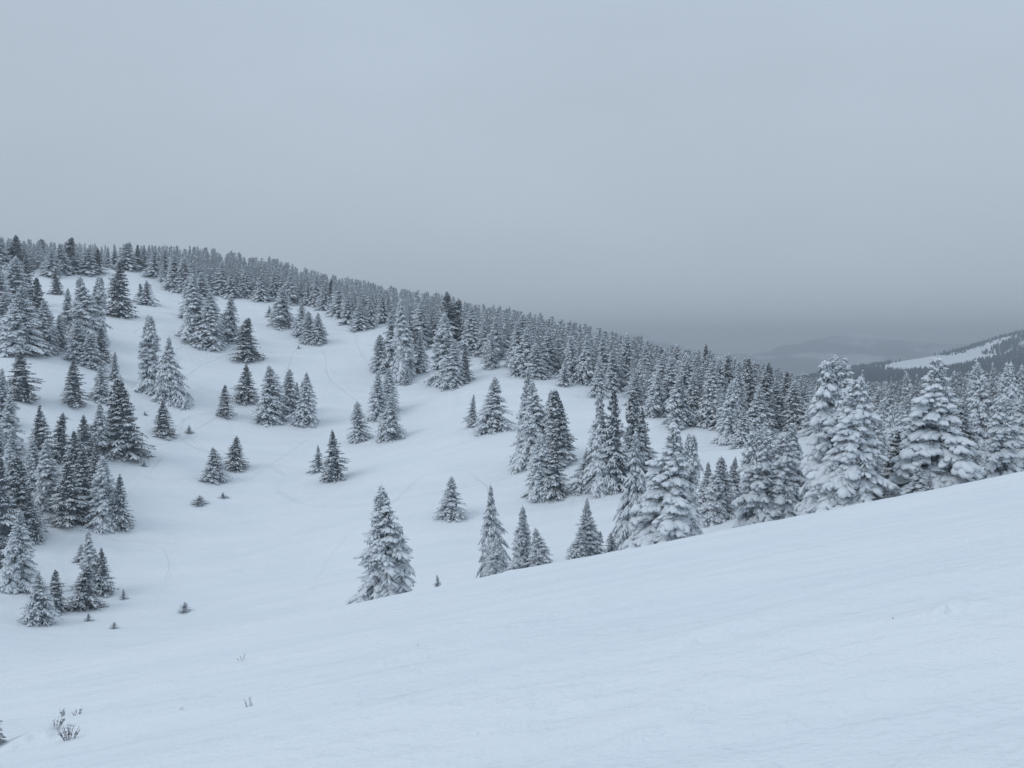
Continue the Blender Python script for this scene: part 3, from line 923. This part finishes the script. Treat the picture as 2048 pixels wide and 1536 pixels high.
SKY_X = [-80, 0, 200, 300, 400, 460, 500, 560, 600, 700, 780, 850, 905, 930, 1000, 1100, 1200, 1300, 1400, 1450, 1500, 1560, 1640, 1700, 1760, 1850, 1900, 1960, 2130]
SKY_Y = [474, 476, 490, 492, 493, 503, 511, 518, 533, 557, 573, 586, 590, 606, 612, 630, 655, 680, 691, 704, 716, 738, 754, 762, 766, 760, 748, 730, 732]
BND_X = [-80, 299, 300, 340, 380, 430, 470, 520, 560, 600, 650, 690, 720, 760, 800, 850, 880, 920, 960, 1000, 1060, 1120, 1180, 1210, 1250, 1300, 1330, 1400, 1440, 1500, 1560, 1600, 1640, 1700, 2130]
BND_Y = [545, 536, 545, 572, 583, 588, 588, 598, 598, 604, 616, 640, 652, 642, 655, 690, 694, 690, 700, 722, 742, 745, 765, 785, 785, 815, 830, 835, 862, 872, 855, 850, 880, 935, 935]
MARKS = [(60, 'over the far left clump'), (170, 'among the left skyline clumps'), (270, 'over the wide dark clearing spruce'), (350, 'over the two little clearing spruces'),
 (430, 'over the upper left clump of three'), (520, 'over the dark tiered spruce'), (600, 'over the broad belt-foot spruce'), (680, 'over the three close spruces'),
 (750, 'over the slim lone spruce'), (830, 'over the left centre cluster'), (940, 'over the right centre cluster'), (1010, 'over the dark-flanked bowl spruce'),
 (1090, 'over the big clump'), (1160, 'just right of the big clump top'), (1240, 'over the dark clump'), (1320, 'over the tall narrow crest spruce'),
 (1400, 'over the plump crest spruce'), (1480, 'over the three thin-tipped spruces'), (1560, 'over the white crest row'), (1650, 'left against the big white pair'),
 (1720, 'behind the big white pair'), (1800, 'right of the big white pair'), (1900, 'behind the very broad spruce'), (1990, 'behind the twin-topped spruce'), (9999, 'at the right picture edge')]
def flabel(px, base, top, st):
    sk = np.interp(px, SKY_X, SKY_Y)
    where = 'on the skyline' if top < sk + 9 else 'fronting the forest' if (base > np.interp(px, BND_X, BND_Y) - 16 and px < 1640) else 'deep in the forest'
    n = base - top
    big = 'very tall' if n > 104 else 'tall' if n > 82 else 'very small' if n < 46 else 'small' if n < 58 else 'middling'
    return ('dark ' if st == 'K' else 'pale ') + big + ' spruce ' + where + ' ' + next(m for e, m in MARKS if px < e)
ZG = lambda px: 'spruces of the forest on the ridge and behind the crest'
for px, b, t, w, st in BELT: add_tree(px, b, t, w, st, None, flabel(px, b, t, st), ZG(px))

for px, b, t, w, lab in SAPS:
    add_tree(px, b, t, w, 'Y', 74 if px == 896 else None, lab, G5, name='spruce_sapling', lod='mid' if b - t > 14 else 'far')

# ------------------------------------------------------------------ the forest behind
rf = random.Random(21)
cells = {}
def free(x, y, d):
    i, j = int(x // 6), int(y // 6)
    for a in range(i - 1, i + 2):
        for b in range(j - 1, j + 2):
            for (u, v) in cells.get((a, b), ()):
                if (u - x) ** 2 + (v - y) ** 2 < d * d: return False
    return True
def occupy(x, y): cells.setdefault((int(x // 6), int(y // 6)), []).append((x, y))
for x, y, w in OCC: occupy(x, y)
cand = []
N = 26000
cx = np.array([rf.uniform(-80, 2130) for _ in range(N)]); cy = np.array([rf.uniform(95, 440) for _ in range(N)])
X = (cx - 1024) / FPX * cy
Zc = height(X, cy)
# distance behind which the ground is out of sight, per direction
prof_px = np.linspace(-80, 2130, 160); prof_Y = np.linspace(60, 440, 300)
PXg, PYg = np.meshgrid(prof_px, prof_Y, indexing='ij')
XXg = (PXg - 1024) / FPX * PYg
ZZg = height(XXg.ravel(), PYg.ravel()).reshape(PXg.shape)
ELg = 690 - ZZg / PYg * FPX
RUN = np.minimum.accumulate(ELg, axis=1)       # highest ground seen so far (py)
CAN = np.full(2400, 5000.0)       # canopy line already standing in front, per column
for n in np.argsort(cy):
    px, Y, x, z = cx[n], cy[n], X[n], Zc[n]
    gb = 690 - z / Y * FPX
    bnd = np.interp(px, BND_X, BND_Y)
    if gb > bnd: continue
    if px < 299 and rf.random() < 0.55: continue
    sk = np.interp(px, SKY_X, SKY_Y) + abs(rf.gauss(0, 10)) - 3
    h = rf.uniform(7.5, 13.0)
    if px > 1660: h = rf.uniform(6.5, 11)
    tp = 690 - (z + h) / Y * FPX
    if tp < sk: h = (690 - sk) / FPX * Y - z; tp = sk
    if h < 4.5: continue
    ip = int(round((px + 80) / 2210 * 159)); iy = min(299, int((Y - 60) / 380 * 299))
    run = RUN[ip, max(0, iy - 1)]
    if tp > run - 10: continue           # top hidden behind the ridge
    if h < 10 and tp < sk + 1 and rf.random() < 0.5: continue
    if not free(x, Y, 2.2 + 0.1 * h): continue
    ic = int(px) + 120; hw = max(2, int(0.11 * h / Y * FPX))
    if tp > CAN[ic - hw:ic + hw].min() - 1 and tp > CAN[ic - hw:ic + hw].mean() - 3: continue
    for q_ in range(-2 * hw, 2 * hw + 1):
        if 0 <= ic + q_ < 2400: CAN[ic + q_] = min(CAN[ic + q_], tp + abs(q_) / (2 * hw) * 0.8 * h / Y * FPX)
    occupy(x, Y)
    vis = min(gb, run) - tp
    if vis < 9 or (vis < 16 and rf.random() < 0.35): continue
    cand.append((vis * h, px, Y, x, z, h, h * rf.uniform(0.46, 0.64)))
cand.sort(reverse=True)
LIMIT = 300 - len(NEAR) - len(BOWL) - len(LEFT) - len(BELT)
print('forest candidates', len(cand), 'individual', LIMIT)
for m, (v, px, Y, x, z, h, w) in enumerate(cand[:LIMIT]):
    hp = h / Y * FPX
    st = 'K' if rf.random() < 0.18 else 'R'
    lod = 'mid' if hp > 75 else 'far'
    place('spruce_tree', x, Y, z - 0.1, h + 0.1, w, STY[st], lod, m % 6, rf.uniform(-0.5, 0.5), flabel(px, 690 - z / Y * FPX, 690 - (z + h) / Y * FPX, st), ZG(px), rf.gauss(0, 0.02))
# the remaining trees of the forest, one mesh
acc_n = Acc(); acc_s = Acc()
low = [crown_arrays(900 + k, 'regular', 'low') for k in range(6)]
VN = []; VS = []
for m, (v, px, Y, x, z, h, w) in enumerate(cand[LIMIT:]):
    (nv, nf, _), (sv, sf) = low[m % 6]
    a = rf.uniform(-0.5, 0.5); c_, s_ = math.cos(a), math.sin(a)
    Rm = np.array([[c_, -s_, 0], [s_, c_, 0], [0, 0, 1]])
    sc = np.array([w * 1.1 / WN, w * 1.1 / WN, h / HN])
    acc_n.add((nv @ Rm.T) * sc + [x, Y, z], nf)
    acc_s.add((sv @ Rm.T) * sc + [x, Y, z], sf)
nV, nF = acc_n.get(); sV, sF = acc_s.get()
me = mesh_from('forest', np.r_[nV, sV], np.r_[nF, sF + len(nV)], np.r_[np.zeros(len(nF)), np.ones(len(sF))], (M_NEEDLE, M_SNOW))
fo = bpy.data.objects.new('forest', me); col.objects.link(fo)
tag(fo, 'rest of the dense snowy spruce forest reaching over the ridge', 'forest', kind='stuff')

# dark forest on the far hill
def inpoly(x, y, P):
    r = False; n = len(P); j = n - 1
    for i in range(n):
        if (P[i][1] > y) != (P[j][1] > y) and x < (P[j][0] - P[i][0]) * (y - P[i][1]) / (P[j][1] - P[i][1]) + P[i][0]: r = not r
        j = i
    return r
CLEAR = [[(1750,740),(1790,722),(1831,712),(1881,710),(1908,710),(1946,697),(2018,672),(2024,677),(1995,692),(1966,706),(1964,710),(1998,706),(2000,714),(1940,727),(1898,738),(1858,741),(1823,744),(1780,743)], [(2008,706),(2022,697),(2028,700),(2014,710)], [(2034,684),(2048,680),(2060,690),(2040,692)], [(2038,708),(2060,700),(2060,712)], [(1800,746),(1812,738),(1812,741),(1803,749)], [(1636,758),(1662,748),(1668,752),(1640,763)]]
rh = random.Random(3)
base_v = []; base_f = []
for t in range(2):
    for b in range(5): base_v.append(((1 - .42 * t) * .5 * math.cos(b * 1.2566 + t), (1 - .42 * t) * .5 * math.sin(b * 1.2566 + t), .04 + .38 * t))
    base_v.append((0, 0, .62 + .38 * t))
for t in range(2):
    for b in range(5): base_f.append((t * 6 + b, t * 6 + (b + 1) % 5, t * 6 + 5))
base_v = np.array(base_v); base_f = np.array(base_f)
acc = Acc()
NH = 24000
hx = np.array([rh.uniform(1500, 2300) for _ in range(NH)]); hy = np.array([rh.uniform(1250, 2300) for _ in range(NH)])
HX = (hx - 1024) / FPX * hy; HZ = hill_h(HX, hy)
for n in range(NH):
    py = 690 - HZ[n] / hy[n] * FPX
    jx, jy = hx[n] + rh.gauss(0, 3.5), py + rh.gauss(0, 1.3)
    if any(inpoly(jx, jy, P) for P in CLEAR): continue
    if py < np.interp(hx[n], [1500, 1760, 1830, 1900, 1960, 2048, 2300], [745, 736, 728, 716, 700, 668, 622]) and rh.random() < 0.55: continue
    h = rh.uniform(5, 11); w = h * rh.uniform(.45, .7)
    acc.add(base_v * [w, w, h] + [HX[n], hy[n], HZ[n]], base_f)
fV, fF = acc.get()
hf_ = bpy.data.objects.new('far_forest', mesh_from('far_forest', fV, fF, mats=(M_FARWOOD,), smooth=False)); col.objects.link(hf_)
tag(hf_, 'dark conifer forest covering the far hill on the right', 'forest', kind='stuff')

# ------------------------------------------------------------------ twigs and shrubs poking out of the near snow
def shrub(px, py, hp, wp, label, seed, n=9, name='frosted_shrub', Y=None, spread=1.5, thick=0.6, lean=0.0):
    c = cast(px, py)
    if c is None: return
    x, y = c; z = H1(x, y)
    h = hp * y / FPX; w = wp * y / FPX
    r = np.random.RandomState(seed)
    e = bpy.data.objects.new(name, None); e.empty_display_size = 0.2; col.objects.link(e)
    e.location = (x, y, z)
    tag(e, label, 'shrub', 'frosted shrubs and twigs poking out of the snow')
    for k in range(n):
        a = r.rand() * 6.28; q = r.rand() ** .6 * spread
        tip = np.array([math.cos(a) * q * w / 2 + lean * h, math.sin(a) * q * w / 2, h * (1 - .45 * q * r.rand()) * (0.6 + 0.4 * r.rand())])
        b0 = tip * [0.25, 0.25, 0] + [0, 0, -0.05]
        P0 = []; P1 = []; R = []
        m1 = (b0 + tip) / 2 + [0, 0, 0.06 * h]
        R0 = (0.010 + 0.018 * h) * thick
        P0 += [b0, m1]; P1 += [m1 + (m1 - b0) * .15, tip]; R += [R0, R0 * .8]
        for m in range(7):
            t = .3 + .7 * r.rand(); s0 = b0 * (1 - t) + tip * t
            d = np.array([r.randn(), r.randn(), .6 + .6 * r.rand()]); d /= np.linalg.norm(d)
            P0.append(s0); P1.append(s0 + d * h * .17); R.append(R0 * .75)
        v, f = cones_mesh(np.array(P0), np.array(P1), np.array(R))
        o = bpy.data.objects.new('twig', mesh_from('twig', v, f, mats=(M_TWIG,), smooth=False)); col.objects.link(o); o.parent = e
shrub(138, 1479, 36, 30, 'bushy frosted shrub, largest at the lower left', 1, 16)
shrub(110, 1456, 34, 24, 'sparse leaning shrub left of the bushy one', 2, 7, lean=.3)
shrub(128, 1431, 22, 12, 'narrow upright sprig above the bushy shrub', 3, 5)
shrub(154, 1429, 18, 18, 'small spreading sprig above right of the bushy shrub', 4, 7)
shrub(485, 1321, 15, 18, 'faint twigs on the snow highest of the near ones', 5, 5, thick=.5)
shrub(499, 1413, 24, 24, 'thin dark stems in the middle left of the near snow', 6, 5, thick=.5)
shrub(362, 1420, 8, 6, 'single tiny twig between the shrubs and the thin dark stems', 7, 2, thick=.7)
shrub(835, 1292, 6, 5, 'single tiny twig alone below the big lone spruce', 8, 2, thick=.8)
shrub(1236, 1094, 22, 22, 'brownish twiggy shrub on the crest at the foot of the tall narrow spruce', 12, 9, thick=.7)
shrub(1783, 1238, 6, 5, 'single tiny twig on the snow at the right', 9, 2, thick=.8)
# young spruce whose bough tips reach in at the left picture edge
cxy = cast(-18, 1494)
if cxy:
    x, y = cxy
    place('spruce_tree', x, y, H1(x, y) - .1, 118 * y / FPX, 86 * y / FPX, 'drooping', 'mid', 0, 0.3, 'bough tips of a young spruce reaching in at the lower left picture edge', None)

# ------------------------------------------------------------------ haze
HAZE = True
if HAZE:
    x0, x1, y0, y1, z0, z1 = -7300, 7300, -7300, 7300, -225, 120
    bm = bmesh.new(); bmesh.ops.create_cube(bm, size=1)
    for v in bm.verts: v.co = ((x0 + x1) / 2 + v.co.x * (x1 - x0), (y0 + y1) / 2 + v.co.y * (y1 - y0), (z0 + z1) / 2 + v.co.z * (z1 - z0))
    me = bpy.data.meshes.new('haze'); bm.to_mesh(me); bm.free()
    m = bpy.data.materials.new('haze'); m.use_nodes = True; nt = m.node_tree; nt.nodes.clear()
    out = nt.nodes.new('ShaderNodeOutputMaterial'); pv = nt.nodes.new('ShaderNodeVolumePrincipled')
    pv.inputs['Color'].default_value = (0.86, 0.93, 1.0, 1)
    pv.inputs['Density'].default_value = 0.00037
    nt.links.new(pv.outputs[0], out.inputs['Volume'])
    me.materials.append(m)
    hz = bpy.data.objects.new('haze', me); col.objects.link(hz)
    tag(hz, 'pale winter mist filling the air', kind='stuff')
